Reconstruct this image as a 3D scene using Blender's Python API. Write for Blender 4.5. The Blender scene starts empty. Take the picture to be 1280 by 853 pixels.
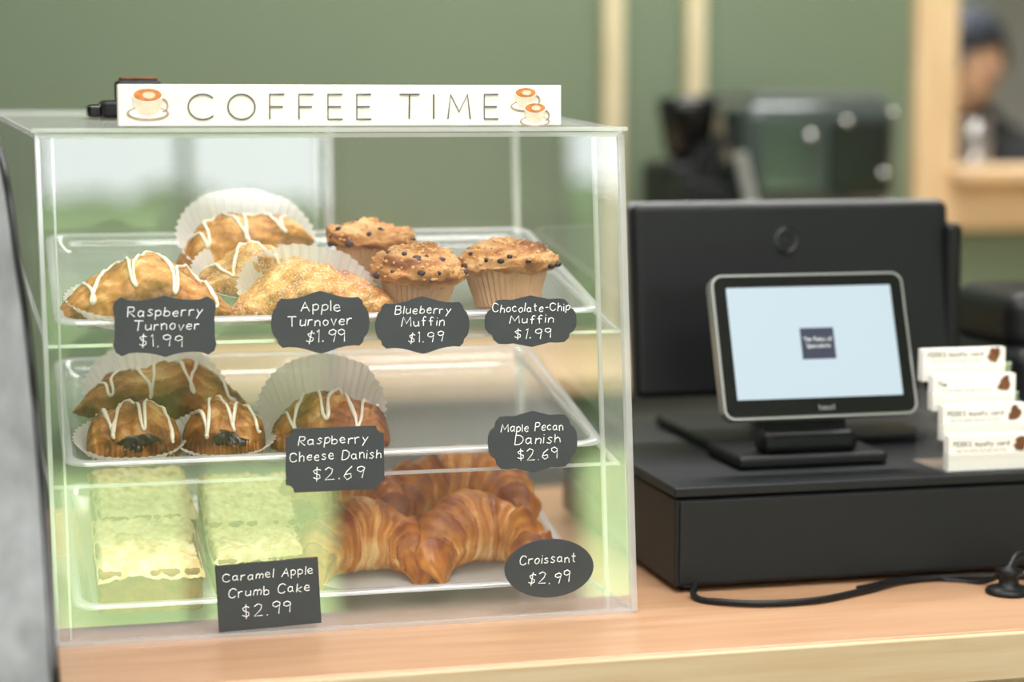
import bpy, bmesh, math, random
from mathutils import Vector, Matrix, noise, Euler
random.seed(4)
sc=bpy.context.scene
ZC=0.92
sin,cos,pi=math.sin,math.cos,math.pi
def lin(h):
    h=h.lstrip('#'); o=[]
    for i in (0,2,4):
        c=int(h[i:i+2],16)/255; o.append(c/12.92 if c<=.04045 else ((c+.055)/1.055)**2.4)
    return (*o,1)
# ---------------- materials
def newmat(n):
    m=bpy.data.materials.new(n); m.use_nodes=True; nt=m.node_tree
    b=nt.nodes.get('Principled BSDF'); return m,nt,b
def M(n,c,rough=.5,metal=0,spec=.5,var=None,bump=None,emit=None,stretch=(1,1,1),c2=None,coat=0):
    m,nt,b=newmat(n); c=lin(c) if isinstance(c,str) else c
    b.inputs['Base Color'].default_value=c; b.inputs['Roughness'].default_value=rough
    b.inputs['Metallic'].default_value=metal; b.inputs['Specular IOR Level'].default_value=spec
    b.inputs['Coat Weight'].default_value=coat
    tc=nt.nodes.new('ShaderNodeTexCoord'); mp=nt.nodes.new('ShaderNodeMapping'); mp.inputs['Scale'].default_value=stretch
    nt.links.new(tc.outputs['Object'],mp.inputs[0])
    if var or c2:
        sc_,amt=var or (5,1)
        nz=nt.nodes.new('ShaderNodeTexNoise'); nz.inputs['Scale'].default_value=sc_; nz.inputs['Detail'].default_value=6
        nt.links.new(mp.outputs[0],nz.inputs['Vector'])
        r=nt.nodes.new('ShaderNodeValToRGB'); r.color_ramp.elements[0].position=.3; r.color_ramp.elements[1].position=.7
        if c2: a=c; z=lin(c2)
        else:
            a=tuple(x*(1-amt) for x in c[:3])+(1,); z=tuple(min(1,x*(1+amt)) for x in c[:3])+(1,)
        r.color_ramp.elements[0].color=a; r.color_ramp.elements[1].color=z
        nt.links.new(nz.outputs[0],r.inputs[0]); nt.links.new(r.outputs[0],b.inputs['Base Color'])
    if bump:
        nz=nt.nodes.new('ShaderNodeTexNoise'); nz.inputs['Scale'].default_value=bump[0]; nz.inputs['Detail'].default_value=4
        nt.links.new(mp.outputs[0],nz.inputs['Vector'])
        bp=nt.nodes.new('ShaderNodeBump'); bp.inputs['Strength'].default_value=bump[1]; bp.inputs['Distance'].default_value=.002
        nt.links.new(nz.outputs[0],bp.inputs['Height']); nt.links.new(bp.outputs[0],b.inputs['Normal'])
    if emit:
        b.inputs['Emission Color'].default_value=c; b.inputs['Emission Strength'].default_value=emit
    return m
def clearmat(n,base=.05,edge=.6,tint=(1,1,1,1),white=0,rough=.02,wcol=(.9,.92,.92,1)):
    m=bpy.data.materials.new(n); m.use_nodes=True; nt=m.node_tree; nt.nodes.clear()
    out=nt.nodes.new('ShaderNodeOutputMaterial'); tr=nt.nodes.new('ShaderNodeBsdfTransparent'); tr.inputs[0].default_value=tint
    gl=nt.nodes.new('ShaderNodeBsdfGlossy'); gl.inputs['Roughness'].default_value=rough
    lw=nt.nodes.new('ShaderNodeLayerWeight'); pw=nt.nodes.new('ShaderNodeMath'); pw.operation='POWER'; pw.inputs[1].default_value=4
    nt.links.new(lw.outputs['Facing'],pw.inputs[0])
    ma=nt.nodes.new('ShaderNodeMath'); ma.operation='MULTIPLY_ADD'; ma.inputs[1].default_value=edge; ma.inputs[2].default_value=base
    nt.links.new(pw.outputs[0],ma.inputs[0])
    src=tr.outputs[0]
    if white>0:
        df=nt.nodes.new('ShaderNodeBsdfDiffuse'); df.inputs[0].default_value=wcol
        tl=nt.nodes.new('ShaderNodeBsdfTranslucent'); tl.inputs[0].default_value=wcol
        m0=nt.nodes.new('ShaderNodeMixShader'); m0.inputs[0].default_value=.4
        nt.links.new(df.outputs[0],m0.inputs[1]); nt.links.new(tl.outputs[0],m0.inputs[2])
        m1=nt.nodes.new('ShaderNodeMixShader'); m1.inputs[0].default_value=white
        nt.links.new(tr.outputs[0],m1.inputs[1]); nt.links.new(m0.outputs[0],m1.inputs[2]); src=m1.outputs[0]
    mx=nt.nodes.new('ShaderNodeMixShader'); nt.links.new(ma.outputs[0],mx.inputs[0]); nt.links.new(src,mx.inputs[1]); nt.links.new(gl.outputs[0],mx.inputs[2])
    nt.links.new(mx.outputs[0],out.inputs[0]); return m
def bakemat(n,cols,sugar=0,rough=.42,amp=1.0,bump=.8):
    m,nt,b=newmat(n); b.inputs['Roughness'].default_value=rough
    at=nt.nodes.new('ShaderNodeAttribute'); at.attribute_name='bake'
    tc=nt.nodes.new('ShaderNodeTexCoord'); nz=nt.nodes.new('ShaderNodeTexNoise'); nz.inputs['Scale'].default_value=70; nz.inputs['Detail'].default_value=8
    nz.inputs['Roughness'].default_value=.65
    nt.links.new(tc.outputs['Object'],nz.inputs['Vector'])
    s=nt.nodes.new('ShaderNodeMath'); s.operation='MULTIPLY_ADD'; s.inputs[1].default_value=amp; s.inputs[2].default_value=-amp/2
    nt.links.new(nz.outputs[0],s.inputs[0]); ad=nt.nodes.new('ShaderNodeMath'); ad.operation='ADD'
    nt.links.new(s.outputs[0],ad.inputs[0]); nt.links.new(at.outputs['Fac'],ad.inputs[1])
    r=nt.nodes.new('ShaderNodeValToRGB'); cr=r.color_ramp
    cr.elements[0].position=.05; cr.elements[0].color=lin(cols[0]); cr.elements[1].position=.95; cr.elements[1].color=lin(cols[2])
    e=cr.elements.new(.45); e.color=lin(cols[1]); nt.links.new(ad.outputs[0],r.inputs[0])
    col=r.outputs[0]
    if sugar:
        n2=nt.nodes.new('ShaderNodeTexNoise'); n2.inputs['Scale'].default_value=520; n2.inputs['Detail'].default_value=2
        nt.links.new(tc.outputs['Object'],n2.inputs['Vector'])
        r2=nt.nodes.new('ShaderNodeValToRGB'); r2.color_ramp.elements[0].position=.50; r2.color_ramp.elements[1].position=.72
        r2.color_ramp.elements[1].color=(sugar,)*3+(1,)
        nt.links.new(n2.outputs[0],r2.inputs[0]); mx=nt.nodes.new('ShaderNodeMixRGB'); mx.inputs[2].default_value=lin('f6ead8')
        nt.links.new(r2.outputs[0],mx.inputs[0]); nt.links.new(col,mx.inputs[1]); col=mx.outputs[0]
    nt.links.new(col,b.inputs['Base Color'])
    bp=nt.nodes.new('ShaderNodeBump'); bp.inputs['Strength'].default_value=bump; bp.inputs['Distance'].default_value=.003
    nt.links.new(nz.outputs[0],bp.inputs['Height']); nt.links.new(bp.outputs[0],b.inputs['Normal'])
    return m
m_acr=clearmat('acrylic_clear',.05,.5)
m_front=clearmat('acrylic_front',.135,.5)
m_edge=clearmat('acrylic_edge',.15,.4,white=.38,rough=.1)
m_lid=clearmat('acrylic_lid',.06,.45,white=.28)
m_flange=clearmat('acrylic_flange',.10,.45,white=.16)
m_tray=clearmat('tray_plastic',.10,.35,white=.30,rough=.12,wcol=(.80,.84,.86,1))
m_rim=clearmat('tray_rim',.14,.3,white=.55,rough=.12,wcol=(.88,.91,.93,1))
m_liner=clearmat('wax_paper',.04,.1,white=.6,rough=.3,wcol=(.95,.93,.88,1))
m_paper=clearmat('baking_paper',.02,.05,white=.85,rough=.5,wcol=(.90,.87,.82,1))
m_turn=bakemat('turnover_crust',('e6bd7c','c68236','84421a'))
m_apple=bakemat('sugared_crust',('eccb90','d3953f','a05a24'),sugar=.6)
m_crois=bakemat('croissant_crust',('eec98a','cc8334','8c4414'),rough=.33,amp=.75,bump=.5)
m_dan=bakemat('danish_crust',('e0b070','b26e30','6e3617'))
m_muff=bakemat('muffin_crust',('dfb07a','b97f44','7c4522'),rough=.7)
m_cake=bakemat('crumb_topping',('eddcb4','dcbd88','b5814c'),rough=.7,amp=.5,bump=.4)
m_cakeside=M('cake_side','8a5528',.8,bump=(150,.6),var=(60,.3))
m_cup=M('muffin_cup_paper','cda680',.7,var=(40,.15))
m_icing=M('icing','f6ecd6',.3,coat=.3)
m_crumb=M('crumb','d6a66c',.8,var=(90,.25))
m_berry=M('berry','38222f',.5)
m_choc=M('chocolate','2c1a12',.35)
m_rasp=M('raspberry_filling','35141c',.3,coat=.3,var=(150,.4))
m_chalk=M('chalkboard','34373a',.55,var=(25,.12))
m_chalktxt=M('chalk_ink','f2f3f3',.7)
m_signw=M('sign_white_wood','e9e3d9',.6,var=(30,.04),stretch=(1,1,6))
m_signtxt=M('sign_letter_ink','5b5450',.7)
m_blk=M('black_plastic','111214',.45,spec=.3,bump=(500,.1))
m_blk2=M('black_gloss','0c0d0f',.2)
m_drawer=M('drawer_black_metal','15171a',.5,spec=.35,bump=(900,.25),var=(30,.05))
m_silver=M('silver_bezel','b9babb',.3,metal=.8)
m_bez=M('grey_bezel','6d6f71',.4,metal=.4)
m_screen=M('screen_lit',lin('d3e8f3'),.3,emit=.80); m_screen.node_tree.nodes['Principled BSDF'].inputs['Base Color'].default_value=(.05,.05,.05,1)
m_logo=M('logo_navy','2a2f45',.4)
m_steel=M('steel','c8c8c6',.18,metal=1)
m_dkglass=M('smoked_glass','3a4341',.12,coat=.6)
m_pine=M('pine_wood','dcc09a',.55,c2='c9a77c',var=(6,1),stretch=(14,14,1.2))
m_batten=M('batten_wood','cbbf9f',.6,c2='b8ab88',var=(6,1),stretch=(14,14,1.2))
m_ctop=M('counter_laminate','bb9474',.35,c2='ae8563',var=(5,1),stretch=(1.2,14,14),coat=.1)
m_cedge=M('counter_edge_ply','cdb696',.5,c2='bfa27e',var=(5,1),stretch=(1.2,14,20))
m_green=M('wall_green_paint','66745d',.7,var=(1.2,.04))
m_white=M('wall_white_paint','b9b6ac',.8,var=(2,.03))
m_cab=M('cabinet_grey','6f716c',.7,var=(2,.03))
m_ceil=M('ceiling_paint','d8d6d0',.9,var=(2,.02))
m_floor=M('floor_tiles','7d766c',.4,var=(3,.1))
m_grass=M('grass','93b16e',.9,c2='a6c180',var=(.8,1))
m_leaf=M('blocker_foliage','2c3f22',.9,c2='425c30',var=(.9,1))
m_card=M('card_white','f0ece5',.5,var=(20,.02))
m_brown=M('coffee_brown','6b4020',.6,var=(120,.4))
m_latte=M('latte_orange','c9793c',.5,var=(200,.3))
m_cream=M('cup_cream','d9c6ae',.5,var=(200,.1))
m_cream2=M('cup_outline','a58d78',.5,var=(150,.2))
m_grey=M('deli_case_painted_sheen','6c6e6f',.55,metal=0,var=(4,.3),stretch=(12,12,.6))  # grey with upright streaks of reflection put into the colour
m_skin=M('skin','e0b398',.5,var=(20,.05)); m_cloth=M('black_cloth','101114',.85,bump=(200,.3)); m_hair=M('hair','3a2a1e',.7,bump=(200,.6))
m_eye=M('eye_white','e8e4de',.2); m_iris=M('iris','2b1c12',.2); m_lip=M('lips','a8605a',.5); m_cap=M('cap_cloth','2a303a',.85)
m_kraft=M('kraft_paper','bf9f76',.8,var=(20,.1)); m_ltgrey=M('light_grey_plastic','8f908c',.5)
# ---------------- builders
def link(o,parent=None):
    sc.collection.objects.link(o)
    if parent: o.parent=parent
    return o
def E(name,loc=(0,0,0),rot=(0,0,0)):
    o=bpy.data.objects.new(name,None); o.location=loc; o.rotation_euler=rot; o.empty_display_size=.05
    return link(o)
def mk(name,vs,fs,mat,parent=None,smooth=True,bake=None,mods=()):
    me=bpy.data.meshes.new(name); me.from_pydata([tuple(v) for v in vs],[],fs); me.update()
    mats=mat if isinstance(mat,(list,tuple)) else [mat]
    for mm in mats: me.materials.append(mm)
    if smooth:
        for p in me.polygons: p.use_smooth=True
    if bake:
        a=me.attributes.new('bake','FLOAT','POINT')
        for i,b in enumerate(bake): a.data[i].value=b
    o=bpy.data.objects.new(name,me); return link(o,parent)
def box(name,x0,x1,y0,y1,z0,z1,mat,parent=None,bev=0,seg=3,rot=None,off=0):
    c=Vector(((x0+x1)/2,(y0+y1)/2,(z0+z1)/2+off)); hx,hy,hz=(x1-x0)/2,(y1-y0)/2,(z1-z0)/2
    vs=[(sx*hx,sy*hy,sz*hz) for sx in(-1,1) for sy in(-1,1) for sz in(-1,1)]
    fs=[(0,1,3,2),(4,6,7,5),(0,4,5,1),(2,3,7,6),(0,2,6,4),(1,5,7,3)]
    o=mk(name,vs,fs,mat,parent,False); o.location=c
    if rot: o.rotation_euler=rot
    if bev:
        md=o.modifiers.new('b','BEVEL'); md.width=bev; md.segments=seg
        for p in o.data.polygons: p.use_smooth=True
        md.harden_normals=True
    return o
def tube(name,pts,r,mat,parent=None,poly=True,cyc=False,res=3,flat=None):
    cu=bpy.data.curves.new(name,'CURVE'); cu.dimensions='3D'; cu.bevel_depth=r; cu.bevel_resolution=res; cu.use_fill_caps=True
    lists=pts if isinstance(pts[0],list) else [pts]
    for P in lists:
        if poly:
            s=cu.splines.new('POLY'); s.points.add(len(P)-1)
            for i,q in enumerate(P):
                s.points[i].co=(*q,1)
                if flat: s.points[i].radius=flat(i)
        else:
            s=cu.splines.new('BEZIER'); s.bezier_points.add(len(P)-1)
            for i,q in enumerate(P):
                b=s.bezier_points[i]; b.co=q; b.handle_left_type=b.handle_right_type='AUTO'
        s.use_cyclic_u=cyc
    cu.materials.append(mat)
    o=bpy.data.objects.new(name,cu); return link(o,parent)
def lathe(name,prof,mat,parent=None,n=40,loc=(0,0,0),rot=(0,0,0),flute=0):
    vs=[];fs=[]
    for r,z in prof:
        for i in range(n):
            a=2*pi*i/n; rr=r*(1+(flute if i%2 else -flute)) ; vs.append((rr*cos(a),rr*sin(a),z))
    for j in range(len(prof)-1):
        for i in range(n):
            k=(i+1)%n; fs.append((j*n+i,j*n+k,(j+1)*n+k,(j+1)*n+i))
    o=mk(name,vs,fs,mat,parent,flute==0); o.location=loc; o.rotation_euler=rot; return o
def grid(name,fn,nu,nv,mat,parent=None,bakefn=None,cyc=False):
    vs=[];fs=[];bk=[]
    for i in range(nu+1):
        for j in range(nv+1):
            u=i/nu; v=j/nv; vs.append(fn(u,v)); bk.append(bakefn(u,v) if bakefn else 0)
    for i in range(nu):
        for j in range(nv):
            a=i*(nv+1)+j; fs.append((a,a+nv+1,a+nv+2,a+1))
    return mk(name,vs,fs,mat,parent,True,bk if bakefn else None)
def beam(name,p0,p1,w,mat,parent=None):
    p0=Vector(p0);p1=Vector(p1); d=p1-p0; L=d.length
    o=box(name,-w/2,w/2,-w/2,w/2,0,L,mat,parent); o.location=(p0+p1)/2
    o.rotation_euler=d.to_track_quat('Z','Y').to_euler(); return o
C=lambda x,y,z:(x,y,z+ZC)
def N(x,y,z,s): return noise.noise(Vector((x*s,y*s,z*s)))
# stroke font
G={'A':"0,0 3,10 6,0|1,4 5,4",'C':"6,8 4.5,9.8 2.5,10 .7,8.5 0,5 .7,1.5 2.5,0 4.5,.2 6,2",'D':"0,0 0,10 3,9.7 5.5,7.5 6,4.5 5,1.5 3,.2 0,0",
'M':"0,0 1,10 4,3 7,10 8,0",'B':"0,0 0,10 4,9.6 4.7,8 4,6 0,5.3|3,5.5 5.2,4.5 5.5,2.5 4,.3 0,0",'T':"0,10 7,10|3.5,10 3.3,0",'P':"0,0 .3,10 4,9.8 5,7.8 4,5.3 0,5",
'R':"0,0 .3,10 4,9.8 5,7.8 4,5.5 .5,5 5.3,0",'E':"5,10 0,10 0,0 5,0|0,5 4.5,5",'F':"5,10 0,10 0,0|0,5 4.5,5",'I':"0,0 0,10",'K':"0,0 0,10|5,10 0,4.5 5,0",'S':"5,8.5 3,10 .6,9 .6,6.5 4.5,4.5 5,1.5 3,0 0,1.2",
's':"3.6,5.5 2,6.4 .6,5.2 2,3.5 3.8,2 2.3,0 0,.8",'p':"0,6.3 0,-3.5|0,5 2,6.5 3.8,5 3.8,2 2,.3 0,1.3",'b':"0,10 0,.3|0,4 2,6 4,4.5 4,1.5 2,0 0,1",
'e':"0,3.2 4,3.6 3.4,5.9 1.6,6.3 0,4.3 .3,1.4 2.2,0 4.2,1",'r':"0,6.2 0,0|0,4 1.6,6 3.4,5.8",'y':"0,6.2 2.2,1.4|4.3,6.2 2.2,1.4 .4,-3.5",'u':"0,6.2 0,1.7 1.5,0 4,1.7|4,6.2 4.2,0",
'n':"0,6.2 0,0|0,4 2,6.2 3.8,4.7 4,0",'o':"2,6.3 .4,5 0,3 .6,1 2,0 3.7,1.2 4.2,3.2 3.6,5.3 2,6.3",'v':"0,6.2 2,0 4,6.2",'l':"0,10 0,0",'f':"4,9 2.8,10 1.6,8.5 1.5,0|0,5.6 3.5,5.6",
'i':"0,6.2 0,0|0,8.3 .1,9",'h':"0,10 0,0|0,4 2,6.2 3.8,4.7 4,0",'c':"4,5.2 2.2,6.3 .3,4.6 .2,1.8 2,0 4,1",'t':"1.5,9.5 1.5,1.2 3,.1|0,6.2 3.5,6.3",'m':"0,6.2 0,0|0,4.5 1.5,6.2 3,4.7 3,0|3,4.5 4.5,6.2 6,4.7 6,0",
'a':"4,5.3 2,6.3 .2,4.5 .2,1.6 1.8,0 4,2.2|4,6.2 4,1 4.8,0",'k':"0,10 0,0|3.6,6 0,2.8 4,0",'d':"4,10 4,0|4,4.6 2,6.2 .2,4.4 .2,1.6 2,0 4,2",
'1':"0,8.5 1,10 1,0",'9':"4,8.5 2.4,10 .4,9 .2,6.8 2,5.4 4,7 4,9 3.6,0",'2':"0,8 2,10 4,8.4 3.4,5 0,0 4.8,.2",'6':"3.5,10 1,6.5 0,2.7 1.8,0 4,1.8 3.4,4.3 .6,3.8",
'$':"4,8 2.2,9 .2,7.6 1,5.6 3.6,4 3.6,1.8 2,.7 0,2|2,10.8 1.9,-1",'.':"0,0 .4,.7",'-':"0,4 3,4.2",'g':"4,5.3 2,6.3 .2,4.5 .2,1.6 1.8,.3 4,2.2|4,6.2 4,-2 2,-3.5 0,-2.4",' ':"",'O':""}
G['O']=" ".join("%.2f,%.2f"%(4.6+4.6*cos(a*pi/12),5+5*sin(a*pi/12)) for a in range(25))
CR=" ".join("%.2f,%.2f"%(4.9+4.9*cos(a*pi/12),5+5*sin(a*pi/12)) for a in range(3,22))
def textstrokes(s,h,gap=2.3,round_=False,jit=0):
    x=0; out=[]
    for ch in s:
        if ch==' ': x+=5; continue
        g=CR if (round_ and ch=='C') else G[ch]
        mx=0; dy=random.uniform(-jit,jit); ks=1+random.uniform(-jit,jit)*.13; sl=random.uniform(-.02,.16)*(1 if jit else 0)
        for st in g.split('|'):
            P=[]
            for q in st.split():
                a,b=map(float,q.split(',')); b*=ks
                wx=random.uniform(-.18,.18)*(1 if jit else 0); wy=random.uniform(-.18,.18)*(1 if jit else 0)
                P.append(((x+a+sl*b+wx)*h/10,(b+dy+wy)*h/10)); mx=max(mx,a)
            out.append(P)
        x+=mx+gap
    return out,(x-gap)*h/10
def put_text(name,s,cx,cz,h,fn,mat,parent,r,fitw=None,gap=2.3,round_=False,jit=0,left=False):
    st,w=textstrokes(s,h,gap,round_,jit); k=1 if not fitw else fitw/w
    pl=[[fn(cx+(a*k if left else (a-w/2)*k),cz+b) for a,b in P] for P in st if len(P)>1]
    return tube(name,pl,r,mat,parent,res=1)

# ================= ROOM
XL,XR,YF,YB=-2.6,4.6,-3.5,3.8
H=2.9
box('floor',XL,XR,YF,7.2,-.1,0,m_floor)
box('ceiling',XL-.1,XR+.1,YF-.1,7.3,H,H+.1,m_ceil)
box('wall_left',XL-.1,XL,YF,7.2,0,H,m_white)
box('wall_right',XR,XR+.1,YF,7.2,0,H,m_white)
box('wall_kitchen',XL,XR,7.2,7.3,0,H,m_white)
# back (green) wall with pass-through opening
ox0,ox1,oz0,oz1=1.84,3.3,ZC+.353,ZC+1.25
wb=E('wall_back')
box('panel_a',XL,ox0,YB,YB+.12,0,H,m_green,wb); box('panel_b',ox1,XR,YB,YB+.12,0,H,m_green,wb)
box('panel_c',ox0,ox1,YB,YB+.12,0,oz0-.02,m_green,wb); box('panel_d',ox0,ox1,YB,YB+.12,oz1,H,m_green,wb)
wf=E('window_1')
box('jamb_a',ox0-.085,ox0,YB-.03,YB+.15,oz0-.12,oz1+.1,m_pine,wf,.004)
box('jamb_b',ox1,ox1+.085,YB-.03,YB+.15,oz0-.12,oz1+.1,m_pine,wf,.004)
box('head',ox0,ox1,YB-.03,YB+.15,oz1,oz1+.1,m_pine,wf,.004)
box('apron',ox0,ox1,YB-.03,YB,oz0-.12,oz0-.02,m_pine,wf,.004)
box('sill',ox0-.02,ox1+.02,YB-.09,YB+.2,oz0-.022,oz0,m_pine,wf,.004)
box('trim_1',1.12,1.16,YB-.025,YB,ZC+.05,H,m_batten,None,.003)
box('trim_2',1.283,1.322,YB-.025,YB,ZC+.05,H,m_batten,None,.003)
# front wall with storefront windows
ws=[(-2.1,-.9),(.12,1.18),(2.0,2.75),(3.3,4.2)]; z0,z1=.12,2.55  # leftmost opening is unseen, added to let in more light
wfz=E('wall_front')
xs=[XL]+[v for w in ws for v in w]+[XR]
for i in range(0,len(xs),2): box('pier_%d'%i,xs[i],xs[i+1],YF-.1,YF,0,H,m_white,wfz)
for i,(a,b) in enumerate(ws):
    box('low_%d'%i,a,b,YF-.1,YF,0,z0,m_white,wfz); box('high_%d'%i,a,b,YF-.1,YF,z1,H,m_white,wfz)
    w=E('window_%d'%(i+2)); 
    for k,(p,q,r_,s_) in enumerate([(a,a+.04,z0,z1),(b-.04,b,z0,z1),(a,b,z0,z0+.04),(a,b,z1-.04,z1),((a+b)/2-.02,(a+b)/2+.02,z0,z1)]):
        box('frame_%d'%k,p,q,YF-.07,YF-.02,r_,s_,m_blk,w)
# outdoors
box('lawn',-60,60,-60,YF-.1,-.15,-.02,m_grass)
hv=E('reflection_blocker')  # unseen row added to darken the middle of the case's window reflection
for i in range(40):
    x=-31+i*1.6+random.uniform(-.3,.3); r=random.uniform(1.9,2.5)
    def f(u,v,x=x,r=r):
        a=2*pi*u; b=pi*v; d=Vector((sin(b)*cos(a),sin(b)*sin(a),cos(b))); rr=r*(1+.15*noise.noise(d*2.5+Vector((x,0,0))))
        return Vector((x,-27,1.75))+Vector((d.x*rr*.8,d.y*rr,max(-1.76,d.z*rr)))
    grid('blocker_shrub_%d'%i,f,20,14,m_leaf,hv)
# ================= COUNTER
ct=E('service_counter')
box('top',.043,2.2,1.702,2.5,-.035,0,m_ctop,ct,.003,off=ZC)
box('edge_band',.043,2.2,1.694,1.702,-.045,-.001,m_cedge,ct,.002,off=ZC)
box('body',.06,2.2,1.76,2.45,.0-ZC,-.045+.01,m_cedge,ct,0,off=ZC)
bc=E('back_counter')
box('top',.2,3.4,3.15,3.775,.02,.05,m_pine,bc,.004,off=ZC); box('body',.2,3.4,3.2,3.77,-ZC,.02,m_cab,bc,off=ZC)
# ================= ACRYLIC CASE
pc=E('acrylic_pastry_case')
def FP(x,z,n=0): return (x,1.85+.0664*z-n,z+ZC)
fl0=(.045,1.85,.001);fr0=(.580,1.85,.001);fl1=(.039,1.88,.452);fr1=(.573,1.88,.452)
bl0=(.022,2.22,.001);br0=(.567,2.22,.001);bl1=(.004,2.22,.470);br1=(.556,2.22,.470)
q=lambda n,a,b,c,d,m:mk(n,[C(*a),C(*b),C(*c),C(*d)],[(0,1,2,3)],m,pc,False)
q('front_panel',fl0,fr0,fr1,fl1,m_front)
q('side_panel_a',bl0,fl0,fl1,bl1,m_acr); q('side_panel_b',fr0,br0,br1,fr1,m_acr)
q('rear_panel',br0,bl0,bl1,br1,m_acr); 
q('lid_panel',(.034,1.872,.457),(.578,1.872,.457),(.560,2.226,.475),(-.002,2.226,.475),m_lid)
q('base_panel',(.045,1.852,.004),(.58,1.852,.004),(.567,2.22,.004),(.022,2.22,.004),m_lid)
for i,(a,b,w) in enumerate([(fl0,fl1,.004),(fr0,fr1,.006),(bl0,bl1,.005),(br0,br1,.008),(fl1,fr1,.004),(fl0,fr0,.006),(bl1,br1,.005),(fl1,bl1,.004),(fr1,br1,.004),(fl0,bl0,.004),(fr0,br0,.004),
   ((.034,1.872,.457),(.578,1.872,.457),.004),((.057,1.856,.004),(.052,1.886,.45),.002),((.556,1.856,.004),(.549,1.886,.45),.0035),((.35,2.215,.004),(.35,2.215,.465),.010),((.335,2.212,.004),(.335,2.212,.465),.002)]):
    beam('edge_%d'%i,C(*a),C(*b),w,m_edge,pc)
q('corner_flange',(.557,1.857,.004),(.578,1.852,.004),(.572,1.882,.45),(.550,1.887,.45),m_flange)
# shelf rails
for k,zf in enumerate((.266,.139)):
    for s,(xa,xb) in enumerate([(.043,.020),(.572,.556)]):
        beam('rail_%d_%d'%(k,s),C(xa,1.885,zf),C(xb,2.2,zf+.066),.004,m_edge,pc)
    beam('rail_f_%d'%k,C(.043,1.878,zf),C(.574,1.878,zf),.003,m_edge,pc)
# ================= TRAYS
def tray(zf,x0,x1,y0=1.885,y1=2.185,depth=.014):
    t=E('pastry_tray',((x0+x1)/2,y0,ZC+zf),(math.atan(.21),0,0)); W=(x1-x0)/2; D=y1-y0
    def loop(ins,r,z):
        P=[]
        for cx,cy,a0 in [(W-ins-r,D-ins-r,0),(-W+ins+r,D-ins-r,90),(-W+ins+r,ins+r,180),(W-ins-r,ins+r,270)]:
            for k in range(7):
                a=math.radians(a0+k*15); P.append((cx+r*cos(a),cy+r*sin(a),z))
        return P
    L=[loop(0,.02,depth-.003),loop(.001,.02,depth),loop(.009,.016,depth),loop(.014,.014,depth*.5),loop(.02,.012,0.001),loop(.024,.01,0)]
    vs=[v for l in L for v in l]; n=28; fs=[]
    for j in range(len(L)-1):
        for i in range(n): fs.append((j*n+i,j*n+(i+1)%n,(j+1)*n+(i+1)%n,(j+1)*n+i))
    fs2=fs+[tuple(range(5*n,6*n))]
    o=mk('shell',vs,fs2,[m_tray,m_rim],t,True)
    for i,p in enumerate(o.data.polygons):
        if i<2*n: p.material_index=1
        if i>=4*n: p.use_smooth=False
    return t
ZF=[.273,.145,.013]
tray(ZF[0],.05,.560); tray(ZF[1],.055,.562); tray(ZF[2],.060,.545)
TA=math.atan(.21)
def onT(k,x,y): return (x,y,ZC+ZF[k]+.21*(y-1.885)+.0015)
# ================= PASTRIES
def turn(name,k,x,y,L,D,H,rz=0,bend=0,mat=m_turn,driz=0,seed=0,lift=0,tilt=0,ry=0,rough=1.0,fill=None,gp=.95):
    l=onT(k,x,y); e=E(name,(l[0],l[1],l[2]+lift),(TA+tilt,ry,rz))
    def S(u,v,off=0):
        g=max(0,1-abs(u)**(2.1 if gp>.8 else 3.2)); w=D*g**(.75 if gp>.8 else .5)+.0001; h=H*(g**gp)*(1+.10*sin(u*5+seed)); a=pi*v
        xx=L*u; yy=-w*cos(a)+bend*u*u; s_=sin(a); zz=h*abs(s_)**.75
        n=(.0055*N(xx+seed,yy,zz,45)+.0030*N(xx,yy+seed,zz,110)+.0016*N(xx,yy+seed,zz,240))*rough*min(1,g*3)
        lay=((v*7+1.2*N(xx+seed,yy,zz,28))%1.0); n+=.0016*lay*g
        rim=.0022*sin(u*60)*(max(0,1-v*7)+max(0,v*7-6))*min(1,g*4)
        return Vector((xx,yy-cos(a)*(n+off+rim),max(0,zz+s_*(n+off))))
    def B(u,v):
        xx=u*2-1; lay=((v*7+1.2*N(L*xx+seed,0,0,28))%1.0)
        return .38+.55*N(u*3+seed,v*2,0,2)+.35*abs(xx)**5+.30*max(0,1-v*6)+.28*lay
    grid('crust',lambda u,v:S(2*u-1,v),84,56,mat,e,B)
    if fill:
        def FF(u,v):
            b=2*pi*u; rr=v; ir=1+.18*sin(3*b+seed)+.1*sin(7*b); uu=.04+.42*rr*ir*cos(b); vv=.115+.055*rr*ir*sin(b)
            return S(uu,vv,.0012*(1-rr**3)+.0002)
        grid('filling',FF,32,8,fill,e)
    if driz:
        P=[];n=driz*18
        for i in range(n+1):
            t=i/n; ph=t*driz*pi; u=-.78+1.56*t+.07*sin(ph)+.02*sin(ph*2.7+seed); v=.42+.25*cos(ph+seed*.1)+.03*sin(ph*.7+seed)
            P.append(S(u,v,.0010))
        tube('icing_drizzle',P,.0019,m_icing,e,flat=lambda i:.75+.5*abs(N(i*.13+seed,0,0,1))*2)
    return e
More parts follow.
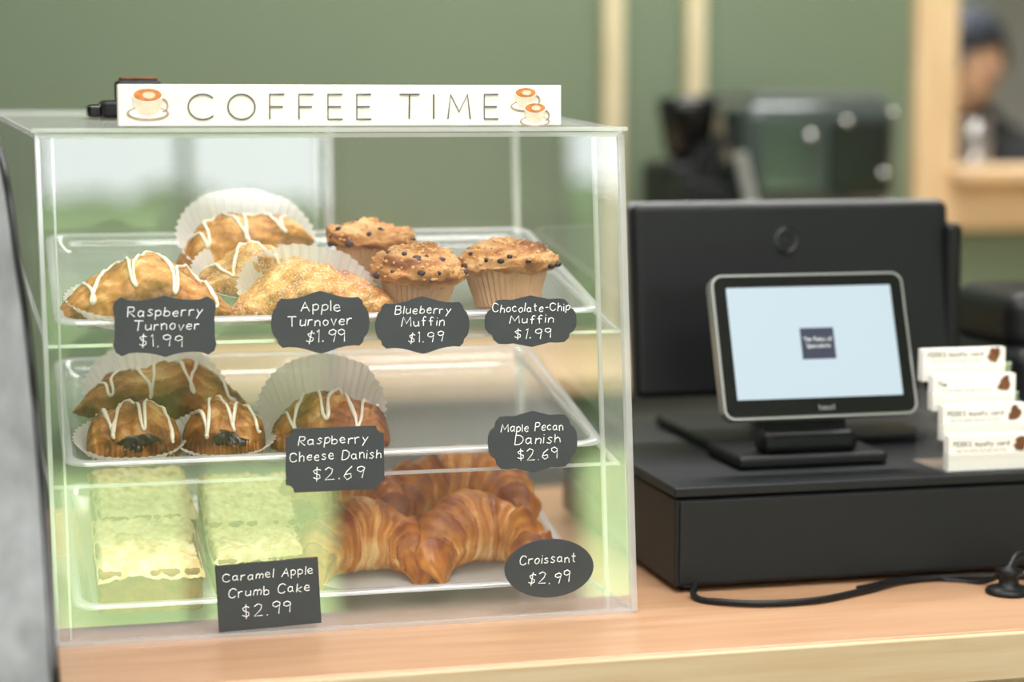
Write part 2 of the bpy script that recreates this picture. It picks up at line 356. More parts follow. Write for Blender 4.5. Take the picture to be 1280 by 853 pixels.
def liner(k,x,y,r0,r1,hb,hf,rz=0,n=44,lift=0):
    l=onT(k,x,y); e=E('baking_cup_liner',(l[0],l[1],l[2]+lift),(TA,0,rz))
    N2=n*2; vs=[(0,0,.0006)];fs=[]
    rows=[(r0*.98,0,0),(r0,.05,0),(r0+(r1-r0)*.45,.5,.6),(r1,1,1)]
    for r,hh,fl in rows:
        for i in range(N2):
            a=2*pi*i/N2; hz=(hf+(hb-hf)*(.5+.5*sin(a))**1.3)*hh*(1+.06*N(a,x,y,3)); rr=r+(.0016*fl if i%2 else -.0016*fl); vs.append((rr*cos(a),rr*sin(a),.0006+hz))
    for i in range(N2): fs.append((0,1+i,1+(i+1)%N2))
    for j in range(3):
        for i in range(N2):
            b=1+j*N2; fs.append((b+i,b+(i+1)%N2,b+N2+(i+1)%N2,b+N2+i))
    mk('pleated_paper',vs,fs,m_paper,e,False); return e
def muffin(name,x,y,s=1,choc=False,seed=0):
    e=E(name,onT(0,x,y),(TA*.6,0,seed)); e.scale=(s,s,s)
    lathe('paper_cup',[(0,0),(.028,0),(.0295,.001),(.0375,.029),(.0405,.038)],m_cup,e,n=80,flute=.03)
    prof=[(.036,.034),(.043,.033),(.0475,.036),(.0485,.041),(.0455,.048),(.038,.055),(.026,.060),(.013,.0635),(0,.064)]
    def top(u,v):
        t=u*(len(prof)-1); i=min(int(t),len(prof)-2); f=t-i; r=prof[i][0]*(1-f)+prof[i+1][0]*f; z=prof[i][1]*(1-f)+prof[i+1][1]*f
        a=2*pi*v; X,Y=r*cos(a),r*sin(a); d=.006*N(X+seed,Y,z,38)+.004*N(X,Y+seed,z,95)+.0022*N(X+seed,Y,z,230); k=1+d/.045
        if r<.001: return Vector((0,0,z))
        return Vector((X*k,Y*k,z+d*.9+.002*sin(a+seed)))
    grid('muffin_top',top,44,96,m_muff,e,lambda u,v:.50+.9*N(u*3+seed,cos(2*pi*v)*(1-u),sin(2*pi*v)*(1-u),1.7)-.15*u)
    for nm,mm,cnt,rs in (('crumbs',m_crumb,200,(.0010,.0030)),('fruit_bits',m_berry,19,(.0035,.0062)) if not choc else ('chocolate_chips',m_choc,20,(.003,.0050))):
        bm=bmesh.new()
        for _ in range(cnt):
            u=random.uniform(.36,.98) if cnt>20 else random.uniform(.28,.9); v=random.random(); p=top(u,v); r=random.uniform(*rs)
            mt=Matrix.Translation(p-Vector((0,0,r*(.1 if cnt>20 else .4))))@Matrix.Rotation(random.random()*6,4,'Z')@Matrix.Diagonal((1,random.uniform(.6,1),random.uniform(.55,.8),1))
            bmesh.ops.create_icosphere(bm,subdivisions=1 if cnt>20 else 2,radius=r,matrix=mt)
        me=bpy.data.meshes.new(nm); bm.to_mesh(me); bm.free(); me.materials.append(mm)
        for p in me.polygons: p.use_smooth=cnt<=20
        link(bpy.data.objects.new(nm,me),e)
    return e
def croissant(k,x,y,rz=0,s=1,seed=0):
    e=E('croissant',onT(k,x,y),(TA,0,rz)); e.scale=(s,s,s); SEG=3.2; Rx=.049; Ry=.034
    def qq(u,v):
        b=2*pi*v; return (u-.5)*2*SEG+.25*N(cos(b)+seed,sin(b),u*2,1.3)+.12*(u-.5)*sin(b)
    def f(u,v):
        b=2*pi*v; q_=abs(qq(u,v)); t=u
        a=math.radians(-112+224*t); env=(max(0.0,sin(pi*t)))**.62
        k_=(q_+.5)%1
        step=.90+.17*(1-k_)**1.3 if q_>.5 else 1.03+.05*cos(q_*pi)
        r=(.0085+.0215*env)*step
        if t<=0 or t>=1: r=.0006
        cx=Rx*sin(a); cy=Ry*cos(a)-.010; tx=Vector((Rx*cos(a),-Ry*sin(a),0)).normalized(); nx=Vector((tx.y,-tx.x,0))
        zz=r*.92+.004*env
        n=.0045*N(cx+seed,cos(b)*.03,sin(b)*.03+cy,34)+.0014*N(cx+seed,b*.02+cy,cos(b)*.03,140)
        n+=.0005*sin(q_*19+3*N(cx,cos(b)*.03,sin(b)*.03+seed,40))*min(1,env*2)
        p=Vector((cx,cy,zz))+nx*(cos(b)*(r+n))*1.06+Vector((0,0,sin(b)*(r+n)*1.0))
        p.z=max(p.z,0); return p
    def B(u,v):
        b=2*pi*v; q_=abs(qq(u,v)); k_=(q_+.5)%1
        return .10+.50*(1-k_)**.9+.30*max(0,sin(b))+.40*N(u*4+seed,cos(b),sin(b),1.6)+.06*sin(q_*19+3*N(u*.1,cos(b)*.03,sin(b)*.03+seed,40))+.22*abs(2*u-1)**3
    grid('crust',f,190,64,m_crois,e,B); return e
# top tray
liner(0,.125,1.940,.050,.064,.018,.018); turn('raspberry_turnover',0,.133,1.935,.083,.038,.046,rz=-.05,bend=-.014,driz=7,seed=1.3,lift=.006)
liner(0,.246,2.095,.045,.070,.060,.006,lift=.002); turn('raspberry_turnover',0,.243,2.088,.074,.032,.042,rz=.10,ry=-.16,bend=-.01,driz=6,seed=4.1,lift=.014)
liner(0,.243,2.015,.045,.060,.030,.006,lift=.002); turn('apple_turnover',0,.245,2.010,.066,.030,.034,rz=.1,bend=-.012,mat=m_apple,driz=4,seed=7.7,lift=.006)
liner(0,.285,1.942,.050,.066,.046,.004); turn('apple_turnover',0,.288,1.932,.084,.038,.044,rz=.02,bend=-.016,mat=m_apple,seed=9.2,lift=.004)
muffin('blueberry_muffin',.389,1.938,.93,False,.4); muffin('blueberry_muffin',.362,2.035,.93,False,2.1); muffin('chocolate_chip_muffin',.479,1.938,1.0,True,3.3)
# middle tray
liner(1,.118,1.940,.040,.052,.018,.014); turn('raspberry_cheese_danish',1,.121,1.935,.044,.034,.042,mat=m_dan,driz=5,seed=.5,lift=.004,fill=m_rasp,gp=.5)
liner(1,.203,1.940,.036,.050,.020,.012); turn('raspberry_cheese_danish',1,.204,1.935,.039,.032,.040,mat=m_dan,driz=5,seed=2.5,lift=.004,fill=m_rasp,gp=.5)
liner(1,.150,2.05,.050,.070,.046,.006); turn('maple_pecan_danish',1,.155,2.035,.086,.036,.044,rz=-.06,bend=-.01,mat=m_dan,driz=7,seed=5.5,lift=.008)
liner(1,.303,1.975,.044,.062,.058,.004,rz=-.2); turn('raspberry_cheese_danish',1,.306,1.945,.058,.036,.042,rz=-.22,bend=-.006,mat=m_dan,driz=6,seed=8.5,lift=.003,gp=.6)
# bottom tray
def cake(x,y,w,d,h,rz=0,seed=0):
    e=E('crumb_cake_slice',onT(2,x,y),(TA,0,rz))
    box('cake',-w/2,w/2,-d/2,d/2,0,h,m_cakeside,e,.004)
    def f(u,v):
        X=(u-.5)*w*1.03; Y=(v-.5)*d*1.03; edge=min(u,1-u,v,1-v)
        z=h+.003+.0050*N(X+seed,Y,0,35)+.0022*abs(N(X+seed,Y,0,110))*2+.0014*N(X,Y+seed,0,260)
        if edge<.06: z-= (1-edge/.06)*.010
        return Vector((X,Y,z))
    grid('crumb_top',f,90,90,m_cake,e,lambda u,v:.36+.5*N(u*w+seed,v*d,0,110)+.3*N(u*w+seed,v*d,0,35))
    return e
cake(.131,1.950,.094,.120,.042,.0,1); cake(.136,2.078,.094,.125,.042,.03,5); cake(.238,2.05,.09,.12,.042,-.03,8); cake(.235,1.955,.088,.065,.036,.02,12)
def sheet(k,x0,x1,y0,y1):
    e=E('wax_paper_sheet',onT(k,(x0+x1)/2,(y0+y1)/2),(TA,0,.03)); w=(x1-x0);d=y1-y0
    grid('sheet',lambda u,v:Vector(((u-.5)*w,(v-.5)*d,.0008+.006*max(0,abs(2*u-1)-.85)/.15+.006*max(0,abs(2*v-1)-.88)/.12+.001*N(u,v,0,8))),30,30,m_liner,e)
sheet(2,.075,.188,1.89,2.16); sheet(2,.19,.29,1.915,2.13); sheet(2,.29,.50,1.90,2.15)
croissant(2,.338,1.940,0,1.04,1); croissant(2,.452,1.945,.18,1.04,3); croissant(2,.333,2.045,.12,1.04,5); croissant(2,.455,2.055,-.2,1.14,8)
# ================= TAGS
def tagshape(kind,w,h):
    P=[]
    if kind=='oval':
        return [(w*cos(a*pi/24),h*sin(a*pi/24)) for a in range(48)]
    if kind=='rect': return [(-w,-h),(w,-h),(w,h),(-w,h)]
    if kind=='notch':
        n=.007; Q=[]
        for sx,sy,a0 in [(-1,-1,90),(1,-1,180),(1,1,270),(-1,1,0)]:
            for k in range(6):
                a=math.radians(a0-k*18); Q.append((sx*w+n*cos(a),sy*h+n*sin(a)))
        return Q
    if kind=='ornate':
        q1=[(w,0),(w*.985,h*.22),(w*.95,h*.40),(w*.88,h*.52),(w*.86,h*.66),(w*.78,h*.78),(w*.66,h*.76),(w*.5,h*.78),(w*.33,h*.84),(w*.16,h*.93),(0,h)]
    if kind=='bracket':
        q1=[(w*.97,0),(w*.97,h*.35),(w,h*.6),(w*.96,h*.82),(w*.84,h*.95),(w*.7,h*.86),(w*.55,h*.84),(w*.35,h*.86),(w*.15,h*.92),(0,h)]
    if kind=='quatre':
        q1=[(w,0),(w*.985,h*.25),(w*.93,h*.42),(w*.84,h*.52),(w*.82,h*.68),(w*.72,h*.84),(w*.56,h*.86),(w*.4,h*.84),(w*.2,h*.92),(0,h)]
    up=q1+[(-a,b) for a,b in reversed(q1[:-1])]
    return up+[(a,-b) for a,b in reversed(up[1:-1])]
def tag(name,kind,cx,cz,w,h,lines,rot=0):
    e=E(name); P=tagshape(kind,w,h); ca,sa=cos(rot),sin(rot)
    def fn(x,z,n=.0036):
        X=x*ca-z*sa; Z=x*sa+z*ca; return FP(cx+X,cz+Z,n)
    n=len(P); vs=[fn(a,b,.0034) for a,b in P]+[fn(a,b,.0008) for a,b in P]
    fs=[tuple(range(n))]+[(i,i+n,(i+1)%n+n,(i+1)%n) for i in range(n)]+[tuple(range(2*n-1,n-1,-1))]
    mk('board',vs,fs,m_chalk,e,False)
    for i,(s,dx,dz,hh,fw) in enumerate(lines):
        put_text('line_%d'%i,s,dx,dz,hh,fn,m_chalktxt,e,.00045,fitw=fw,jit=.7)
tag('chalkboard_price_tag','bracket',.146,.283,.0455,.0275,[('Raspberry',0,.009,.0085,.066),('Turnover',.001,-.0035,.0085,.058),('$1.99',-.004,-.018,.010,.038)],-.01)
tag('chalkboard_price_tag','ornate',.286,.283,.0450,.0285,[('Apple',0,.010,.009,.036),('Turnover',-.001,-.003,.009,.058),('$1.99',.004,-.018,.0105,.036)],.0)
tag('chalkboard_price_tag','ornate',.3805,.278,.0440,.0265,[('Blueberry',0,.0105,.0075,.052),('Muffin',0,-.001,.008,.040),('$1.99',.002,-.0155,.0095,.032)])
tag('chalkboard_price_tag','quatre',.4835,.279,.0440,.0240,[('Chocolate-Chip',0,.009,.0075,.074),('Muffin',0,-.002,.0075,.042),('$1.99',.001,-.016,.0095,.035)])
tag('chalkboard_price_tag','notch',.297,.158,.0450,.0290,[('Raspberry',-.002,.014,.0085,.064),('Cheese Danish',0,-.0005,.0085,.084),('$2.69',.002,-.019,.011,.046)])
tag('chalkboard_price_tag','quatre',.4835,.1665,.0430,.0290,[('Maple Pecan',-.001,.010,.0075,.060),('Danish',.004,-.002,.0085,.044),('$2.69',.004,-.017,.010,.038)])
tag('chalkboard_price_tag','rect',.2335,.037,.0465,.0300,[('Caramel Apple',0,.0155,.0075,.082),('Crumb Cake',0,.0005,.0085,.074),('$2.99',-.003,-.018,.011,.044)],.035)
tag('chalkboard_price_tag','oval',.4975,.047,.0430,.0275,[('Croissant',-.002,.005,.0085,.054),('$2.99',-.001,-.014,.010,.040)])
# ================= SIGN
sg=E('coffee_time_sign'); sy=1.878
box('board',.110,.5155,sy,sy+.022,.4605,.4975,m_signw,sg,.001,off=ZC)
sf=lambda x,z:(x,sy-.0006,z+ZC)
put_text('lettering','COFFEE TIME',.313,.4665,.0225,sf,m_signtxt,sg,.0007,fitw=.284,gap=5,round_=True)
def disc(name,cx,cz,rx,rz,y,mat,parent):
    return mk(name,[(cx+rx*cos(i*pi/16),y,cz+rz*sin(i*pi/16)+ZC) for i in range(32)],[tuple(range(32))],mat,parent,False)
def cupicon(cx,cz,s,t):
    disc('saucer'+t,cx,cz-.009*s,.017*s,.006*s,sy-.0004,m_cream2,sg); disc('saucer_in'+t,cx,cz-.0085*s,.015*s,.0045*s,sy-.0006,m_signw,sg)
    vs=[(cx+a*s,sy-.0008,cz+b*s+ZC) for a,b in [(-.0125,.006),(-.011,-.003),(-.007,-.009),(0,-.011),(.007,-.009),(.011,-.003),(.0125,.006)]]
    mk('cup'+t,vs,[tuple(range(7))],m_cream,sg,False)
    disc('rim'+t,cx,cz+.006*s,.0128*s,.0062*s,sy-.0010,m_signw,sg); disc('latte'+t,cx,cz+.006*s,.0112*s,.0050*s,sy-.0012,m_latte,sg); disc('foam'+t,cx+.001*s,cz+.0058*s,.005*s,.0028*s,sy-.0014,m_cream,sg)
    tube('handle'+t,[(cx+.012*s+.004*s*sin(a*pi/6),sy-.0008,cz-.002*s+.005*s*cos(a*pi/6)+ZC) for a in range(7)],.0007,m_cream2,sg)
cupicon(.1355,.4815,1.1,'_a'); cupicon(.481,.4855,.85,'_b'); cupicon(.490,.4715,.85,'_c')
dv=E('tape_dispenser')
box('body',.103,.165,2.02,2.09,.4665,.484,m_blk,dv,.005,off=ZC); box('top',.118,.160,2.03,2.08,.482,.503,m_blk,dv,.004,off=ZC); box('cap',.122,.157,2.035,2.075,.503,.506,m_brown,dv,.001,off=ZC)
box('knob',.090,.105,2.035,2.075,.4675,.480,m_blk2,dv,.004,off=ZC)
# ================= CASH DRAWER
cd=E('cash_drawer')
box('case',.642,1.09,1.912,2.33,.006,.094,m_drawer,cd,.003,off=ZC); box('lid',.6405,1.0915,1.909,2.332,.096,.106,m_drawer,cd,.002,off=ZC)
box('front_panel',.646,1.086,1.9085,1.913,.010,.092,m_drawer,cd,.001,off=ZC)
lathe('lock',[(.007,0),(.007,.003),(.003,.003),(0,.0035)],m_steel,cd,loc=C(1.04,1.9085,.05),rot=(pi/2,0,0))
for i,(a,b) in enumerate([(.66,1.93),(1.07,1.93),(.66,2.31),(1.07,2.31)]): lathe('foot_%d'%i,[(0,0),(.009,0),(.009,.007),(0,.007)],m_blk2,cd,loc=C(a,b,0))
# ================= MONITOR
mo=E('point_of_sale_monitor',C(.876,2.2,0),(0,0,0))
sh=box('rear_shell',-.190,.190,-.012,.012,-.108,.108,m_blk,mo,.009,4); sh.location=(.0,0,.262); sh.rotation_euler=(-.12,0,0); 
bz=box('bezel_rim',-.191,.191,.0,.012,-.1095,.1095,m_bez,mo,.006); bz.location=(.0,.011,.2623); bz.rotation_euler=(-.12,0,0)
lathe('logo_ring',[(.010,0),(.0125,.0012),(.015,0)],m_blk2,mo,loc=(-.010,-.0065,.327),rot=(pi/2-.12,0,0))
box('stand_neck',-.04,.04,-.01,.03,.115,.22,m_blk,mo,.006); box('stand_foot',-.13,.13,-.09,.10,.1065,.118,m_blk,mo,.004)
box('card_reader',.180,.200,-.02,.03,.17,.345,m_blk,mo,.008)
# customer tablet
ctb=E('customer_display_tablet',C(.8215,2.005,.2305),(-.34,0,0))
def rr(w,h,r,n=8):
    P=[]
    for cx,cy,a0 in [(w-r,h-r,0),(-w+r,h-r,90),(-w+r,-h+r,180),(w-r,-h+r,270)]:
        for k in range(n+1):
            a=math.radians(a0+k*90/n); P.append((cx+r*cos(a),cy+r*sin(a)))
    return P
def plate(name,w,h,r,y0,y1,mat,parent,cx=0,cz=0):
    P=rr(w,h,r); n=len(P); vs=[(a+cx,y0,b+cz) for a,b in P]+[(a+cx,y1,b+cz) for a,b in P]
    return mk(name,vs,[tuple(range(n)),tuple(range(2*n-1,n-1,-1))]+[(i,i+n,(i+1)%n+n,(i+1)%n) for i in range(n)],mat,parent,False)
plate('frame',.1065,.0765,.012,-.006,.009,m_silver,ctb); plate('glass',.1040,.0740,.010,-.0068,-.005,m_blk2,ctb)
plate('screen',.0910,.0590,.001,-.0074,-.0066,m_screen,ctb,cz=.003); plate('logo',.0185,.0165,.0005,-.0080,-.0073,m_logo,ctb,cx=.003,cz=.001)
tf=lambda x,z:(x,-.0082,z)
put_text('logo_text_a','The Perks of',.003,.0035,.0042,tf,m_chalktxt,ctb,.00028,fitw=.031); put_text('logo_text_b','Speculate',.003,-.0035,.0042,tf,m_chalktxt,ctb,.00028,fitw=.026)
put_text('brand','toast',.005,-.069,.006,lambda x,z:(x,-.0070,z),m_silver,ctb,.0004,fitw=.018)
ts=E('tablet_stand')
box('hinge',.765,.872,1.995,2.03,.118,.142,m_blk,ts,.01,off=ZC); box('foot',.735,.90,1.985,2.09,.1065,.120,m_blk,ts,.005,off=ZC)
bk=box('arm',-.045,.045,-.006,.006,-.04,.04,m_blk,ts,.004); bk.location=C(.8185,2.026,.172); bk.rotation_euler=(-.34,0,0)
# ================= CARD HOLDER
ch=E('loyalty_card_holder'); 
m_hold=clearmat('holder_acrylic',.08,.5,white=.10)
for i in range(4):
    y=1.925+.0185*i; zb=.107+.0285*i; x0,x1=.934,1.032
    mk('front_lip_%d'%i,[C(x0,y-.006,zb),C(x1,y-.006,zb),C(x1,y-.006,zb+.018),C(x0,y-.006,zb+.018)],[(0,1,2,3)],m_hold,ch,False)
    beam('lip_edge_%d'%i,C(x0,y-.006,zb+.018),C(x1,y-.006,zb+.018),.001,m_edge,ch)
    jx=(0,.002,-.001,-.004)[i]
    box('cards_%d'%i,x0+.003+jx,x1-.002+jx,y-.004,y+.008,zb+.001,zb+.037 if i<3 else zb+.034,m_card,ch,off=ZC)
    cf=lambda x,z,y=y:(x,y-.0044,z+ZC)
    put_text('print_%d'%i,'PERKS loyalty card' if i!=2 else 'The',x0+.008+jx,zb+.026,.005,cf,m_signtxt,ch,.00035,fitw=.062 if i!=2 else .01,left=True)
    put_text('print_small_%d'%i,'buy ten drinks and get one free',x0+.012+jx,zb+.0205,.0026,cf,m_cream2,ch,.0002,fitw=.055,left=True)
    n=18
    for j,(ddx,ddz,rx_,rz_) in enumerate([(0,0,.0062,.0078),(-.004,-.0035,.0045,.004)]):
        vs=[]
        for k in range(n):
            a=2*pi*k/n; r=1+.15*sin(3*a+i*2)+.08*sin(5*a+i)
            vs.append((x1-.014+jx+ddx+rx_*r*cos(a),y-.0043-.0001*j,zb+.0275+ddz+rz_*r*sin(a)+ZC))
        mk('coffee_art_%d_%d'%(i,j),vs,[tuple(range(n))],m_brown,ch,False)
    mk('side_%d'%i,[C(x0,y-.006,.107),C(x0,y+.012,.107),C(x0,y+.012,zb+.02),C(x0,y-.006,zb+.02)],[(0,1,2,3)],m_hold,ch,False)
box('base',.934,1.032,1.918,2.0,.1065,.1075,m_hold,ch,off=ZC)
# ================= CABLE, GROMMET, PRINTER
cb=E('power_cable')
tube('cord_a',[C(.66,1.900,.012),C(.652,1.88,.004),C(.672,1.852,.004),(C(.74,1.835,.004)),C(.82,1.862,.004),C(.88,1.893,.004),C(.94,1.895,.004),C(.99,1.885,.004),C(1.06,1.87,.004)],.0032,m_blk,cb,poly=False)
tube('cord_b',[C(.82,1.875,.004),C(.9,1.900,.004),C(.955,1.87,.004),C(.958,1.84,.02)],.0025,m_blk,cb,poly=False)
gr=E('cable_grommet')
lathe('ring',[(0,0),(.022,0),(.023,.003),(.020,.006),(.010,.008),(.009,.018),(.014,.024),(0,.028)],m_blk,gr,loc=C(.962,1.833,0))
tube('tail',[C(.962,1.833,.024),C(.982,1.85,.034),C(1.02,1.86,.018),C(1.08,1.88,.004)],.004,m_blk,gr,poly=False)
rp=E('receipt_printer')
box('body',1.14,1.28,2.16,2.36,.0,.20,m_blk,rp,.02,5,off=ZC); box('head',1.145,1.275,2.19,2.36,.19,.262,m_blk,rp,.025,5,off=ZC)
# ================= BACK-COUNTER EQUIPMENT
em=E('espresso_machine')
box('body',1.250,1.535,3.36,3.72,.30,.49,m_dkglass,em,.035,6,off=ZC); box('back',1.27,1.53,3.55,3.72,.06,.32,m_blk,em,.01,off=ZC)
box('drip_tray',1.26,1.53,3.34,3.72,.05,.10,m_steel,em,.01,off=ZC); box('cup_rail',1.275,1.52,3.39,3.70,.488,.500,m_bez,em,.004,off=ZC)
for i,x in enumerate((1.34,1.46)):
    lathe('group_head_%d'%i,[(0,0),(.03,0),(.032,.03),(.026,.05),(0,.05)],m_steel,em,loc=C(x,3.42,.25)); tube('handle_%d'%i,[C(x,3.40,.262),C(x,3.30,.25),C(x,3.26,.24)],.012,m_blk,em)
for i,(x,z,r) in enumerate([(1.365,.425,1),(1.43,.45,.8),(1.50,.36,.8),(1.515,.465,.7)]):  # chrome knobs added on the body to catch bright highlights
    lathe('glint_knob_%d'%i,[(0,.014),(.006*r,.013),(.010*r,.006),(.011*r,0)],m_steel,em,loc=C(x,3.36,z),rot=(pi/2,0,0))
box('badge_panel',1.40,1.51,3.352,3.362,.33,.45,m_blk2,em,.004,off=ZC)
tube('steam_wand',[C(1.51,3.38,.31),C(1.525,3.33,.2),C(1.525,3.31,.12)],.006,m_steel,em,poly=False)
cg=E('coffee_grinder')
box('body',1.135,1.235,3.42,3.60,.05,.38,m_blk,cg,.015,off=ZC); 
lathe('hopper',[(.025,0),(.04,.02),(.052,.09),(.054,.11),(0,.115)],m_blk2,cg,loc=C(1.19,3.5,.38))
kb=E('knife_block')
b_=box('block',-.042,.042,-.045,.045,0,.30,m_blk,kb,.008); b_.location=C(1.118,3.30,.205); b_.rotation_euler=(0,.22,0)
for i in range(3): tube('handle_%d'%i,[C(1.125+.018*i,3.29,.34),C(1.143+.018*i,3.29,.41+.01*i)],.010,m_blk,kb)
pt=E('portafilter')
lathe('basket',[(0,0),(.026,0),(.030,.02),(.030,.03),(0,.03)],m_steel,pt,loc=C(1.222,3.25,.285)); tube('handle_steel',[C(1.222,3.25,.30),C(1.198,3.25,.40)],.011,m_ltgrey,pt); tube('stem',[C(1.222,3.25,.057),C(1.222,3.25,.29)],.012,m_ltgrey,pt)
lathe('stand_foot',[(0,0),(.045,0),(.045,.006),(0,.008)],m_ltgrey,pt,loc=C(1.222,3.25,.0505))
gl=E('drinking_glass'); m_gl=clearmat('glassware',.15,.7,white=.08)
lathe('glass',[(0,0.002),(.026,.002),(.032,.10),(.030,.10)],m_gl,gl,loc=(1.885,3.78,oz0+.001))
pb=E('kraft_paper_bags'); 
for i in range(4): box('bag_%d'%i,1.72+.01*i,2.05+.01*i,3.35,3.6,.051+.012*i,.0625+.012*i,m_kraft,pb,.002,off=ZC)
# ================= CURVED DELI CASE (left)
dc=E('curved_glass_deli_case')
prof=[(-.03,1.90,.535),(-.012,1.84,.49),(.0073,1.78,.440),(.0135,1.76,.40),(.0180,1.74,.357),(.0235,1.72,.31),(.0275,1.70,.257),(.0305,1.67,.205),(.0325,1.64,.157),(.0340,1.60,.105),(.0350,1.55,.051),(.0355,1.52,-.02),(.036,1.5,-.12),(.036,1.5,-ZC+.01)]
vs=[];fs=[]
for x,y,z in prof: vs+= [C(x,y,z),C(-1.2,y,z)]
for i in range(len(prof)-1): fs.append((2*i,2*i+1,2*i+3,2*i+2))
mk('curved_glass',vs,fs,m_grey,dc)
tube('black_trim',[C(x,y,z) for x,y,z in prof],.0030,m_blk2,dc,poly=False)
vs=[C(x-.002,y,z) for x,y,z in prof]+[C(x-.002,2.5,z) for x,y,z in [prof[-1]]]+[C(-.032,2.5,.535)]
mk('end_panel',vs,[tuple(range(len(vs)))],m_acr,dc,False)
box('rear_body',-1.2,-.06,2.0,2.5,-ZC,.5,m_grey,dc,off=ZC)
# ================= PERSON
pe=E('barista_person',(2.205,4.40,0),(0,0,pi+.45)); pe.scale=(.965,.965,.965)
J={};verts=[];rad=[];edges=[]
def v_(n,p,r,par=None):
    J[n]=len(verts); verts.append(p); rad.append(r)
    if par: edges.append((J[par],J[n]))
v_('pel',(0,0,.90),.13); v_('wa',(.0,0,1.03),.125,'pel'); v_('ch',(.0,0,1.20),.145,'wa'); v_('sh',(-.005,0,1.33),.10,'ch'); v_('nk',(.015,0,1.40),.055,'sh'); v_('nk2',(.035,0,1.46),.052,'nk')
for s,t in ((1,'l'),(-1,'r')):
    v_('s'+t,(0,s*.16,1.32),.062,'sh'); v_('e'+t,(.05,s*.21,1.06),.045,'s'+t); v_('w'+t,(.27,s*.13,1.10),.028,'e'+t); v_('h'+t,(.31,s*.115,1.11),.026,'w'+t)
    v_('hp'+t,(0,s*.09,.84),.095,'pel'); v_('k'+t,(.02,s*.10,.47),.062,'hp'+t); v_('a'+t,(0,s*.10,.09),.042,'k'+t); v_('f'+t,(.13,s*.11,.04),.036,'a'+t)
me=bpy.data.meshes.new('body'); me.from_pydata(verts,edges,[]); bo=bpy.data.objects.new('body',me); link(bo,pe)
md=bo.modifiers.new('s','SKIN'); 
for i,r in enumerate(rad): me.skin_vertices[0].data[i].radius=(r,r*(1.25 if i in (J['ch'],J['sh'],J['wa'],J['pel']) else 1))
me.skin_vertices[0].data[0].use_root=True
md2=bo.modifiers.new('ss','SUBSURF'); md2.levels=2; md2.render_levels=2
me.materials.append(m_cloth)
for s,t in ((1,'l'),(-1,'r')):
    base=Vector((.31,s*.115,1.11)); hv_=[tuple(base-Vector((.05,0,0))),tuple(base),tuple(base+Vector((.04,-s*.01,0)))]; rd=[.024,.028,.026]; ed=[(0,1),(1,2)]
    for k in range(4):
        y0=s*(.028-.018*k); ln=[.8,.95,1,.85][k]; i0=len(hv_)
        hv_+= [tuple(base+Vector((.055,y0-s*.005,0))),tuple(base+Vector((.055+.035*ln,y0-s*.008,-.008))),tuple(base+Vector((.055+.055*ln,y0-s*.012,-.03)))]; rd+=[.010,.009,.008]; ed+=[(2,i0),(i0,i0+1),(i0+1,i0+2)]
    i0=len(hv_); hv_+=[tuple(base+Vector((.02,-s*.04,-.005))),tuple(base+Vector((.05,-s*.055,-.02)))]; rd+=[.012,.009]; ed+=[(1,i0),(i0,i0+1)]
    mh=bpy.data.meshes.new('hand_'+t); mh.from_pydata(hv_,ed,[]); oh=bpy.data.objects.new('hand_'+t,mh); link(oh,pe); oh.modifiers.new('s','SKIN')
    for i,r in enumerate(rd): mh.skin_vertices[0].data[i].radius=(r,r)
    mh.skin_vertices[0].data[0].use_root=True; oh.modifiers.new('ss','SUBSURF').levels=1; mh.materials.append(m_skin)
hd=E('head',(.055,0,1.550),(0,.22,0)); hd.parent=pe
def headf(u,v):
    a=2*pi*u; b=pi*v; d=Vector((sin(b)*cos(a),sin(b)*sin(a),cos(b)))
    p=Vector((d.x*.094,d.y*.074,d.z*.118))
    if d.z<0: p.y*=1-.30*d.z**2; p.x*=1-.12*d.z**2; p.x+=.018*(-d.z)**1.5*(1 if d.x>-.2 else .2)
    if d.x>0:
        g=math.exp(-((d.y/.16)**2+((d.z+.18)/.17)**2)); p.x+=.026*g
        p.x+=.006*math.exp(-((d.y/.3)**2+((d.z+.55)/.08)**2)); p.x+=.010*math.exp(-((d.y/.35)**2+((d.z+.9)/.15)**2))
        for s in (1,-1): p.x-=.009*math.exp(-(((d.y-s*.38)/.16)**2+((d.z-.03)/.12)**2))
        p.x+=.005*math.exp(-((d.y/.6)**2+((d.z-.22)/.09)**2))
    return p
grid('skull_and_face',headf,64,48,m_skin,hd)
for s in (1,-1):
    for nm,r,mm,dx in (('eye',.011,m_eye,0),('iris',.006,m_iris,.0065)):
        lathe('%s_%d'%(nm,s),[(r*sin(pi*i/10),r*cos(pi*i/10)) for i in range(11)],mm,hd,n=16,loc=(.079+dx,s*.031,.004))
    lathe('ear_%d'%s,[(.0,.008),(.010,.007),(.017,.003),(.018,0),(.012,-.004),(0,-.004)],m_skin,hd,n=20,loc=(-.005,s*.076,-.005),rot=(-s*pi/2,0,0)).scale=(1,1.6,1)
    tube('brow_%d'%s,[(.088,s*.015,.024),(.086,s*.033,.027),(.074,s*.048,.022)],.003,m_hair,hd)
tube('mouth',[(.088,-.02,-.062),(.098,0,-.060),(.088,.02,-.062)],.004,m_lip,hd,poly=False)
grid('hair',lambda u,v:Vector((-.024+.088*sin(pi*v*.60)*cos(pi*.66+.68*pi*u),.079*sin(pi*v*.60)*sin(pi*.66+.68*pi*u),.004+.122*cos(pi*v*.60))),30,16,m_hair,hd)
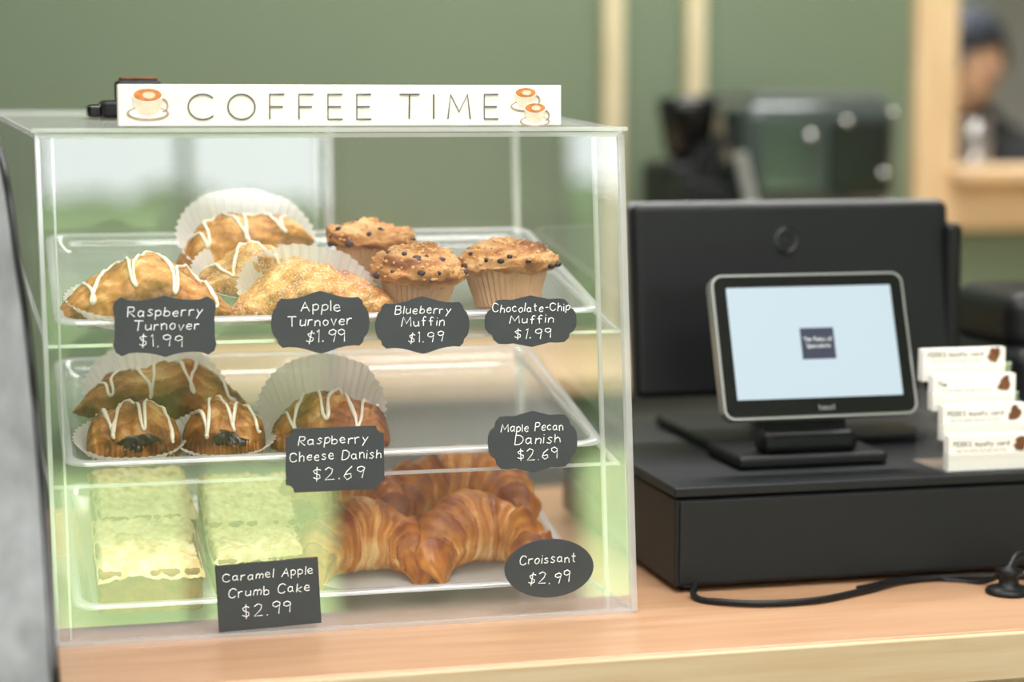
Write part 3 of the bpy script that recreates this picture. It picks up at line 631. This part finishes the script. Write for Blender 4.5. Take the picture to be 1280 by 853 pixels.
grid('cap_crown',lambda u,v:Vector((.0+.105*sin(pi/2*v)*cos(2*pi*u),.086*sin(pi/2*v)*sin(2*pi*u),.035+.098*cos(pi/2*v)**.8)),40,14,m_cap,hd)
grid('cap_brim',lambda u,v:Vector((.06+.10*v*cos((u-.5)*2.2)+.03*(1-v),.080*sin((u-.5)*2.6)*(1-.1*v),.040-.012*v-.03*abs(2*u-1)**2*v)),24,8,m_cap,hd).modifiers.new('t','SOLIDIFY').thickness=.003
# ================= LIGHTS
w=bpy.data.worlds.new('sky'); sc.world=w; w.use_nodes=True; bg=w.node_tree.nodes['Background']; bg.inputs[0].default_value=(.90,.95,1,1); bg.inputs[1].default_value=6.0
def area(n,loc,sx,sy_,p,col=(1,.985,.97),rot=(0,0,0)):
    l=bpy.data.lights.new(n,'AREA'); l.shape='RECTANGLE'; l.size=sx; l.size_y=sy_; l.energy=p; l.color=col
    o=bpy.data.objects.new(n,l); o.location=loc; o.rotation_euler=rot; link(o)
area('added_ceiling_light',(.6,1.0,H-.02),1.6,1.0,62); area('added_ceiling_light',(1.2,3.0,H-.02),1.6,.6,48); area('added_ceiling_light',(-1.2,1.6,H-.02),1.0,1.0,32); area('added_ceiling_light',(1.6,4.5,H-.02),1.2,.8,90); area('added_ceiling_light',(.3,-1.4,H-.02),2.0,1.2,65)  # unseen panels added to lift the interior; the kitchen one brightens the barista
s=bpy.data.lights.new('sun','SUN'); s.energy=18; s.angle=.02; s.color=(1,.96,.88); so=bpy.data.objects.new('sun',s); so.rotation_euler=(math.radians(-38),0,math.radians(10)); so.location=(0,10,12); link(so)
# ================= CAMERA
cam=bpy.data.cameras.new('cam'); co=bpy.data.objects.new('cam',cam); link(co); co.location=(0,0,ZC+.48)
cam.sensor_width=36; cam.lens=2600/1280*36; co.rotation_euler=(math.radians(90-6.5),0,math.radians(-14))
cam.clip_start=.05; cam.dof.use_dof=True; cam.dof.focus_distance=1.93; cam.dof.aperture_fstop=2.0
sc.camera=co
sc.view_settings.view_transform='Standard'; sc.view_settings.exposure=0.10
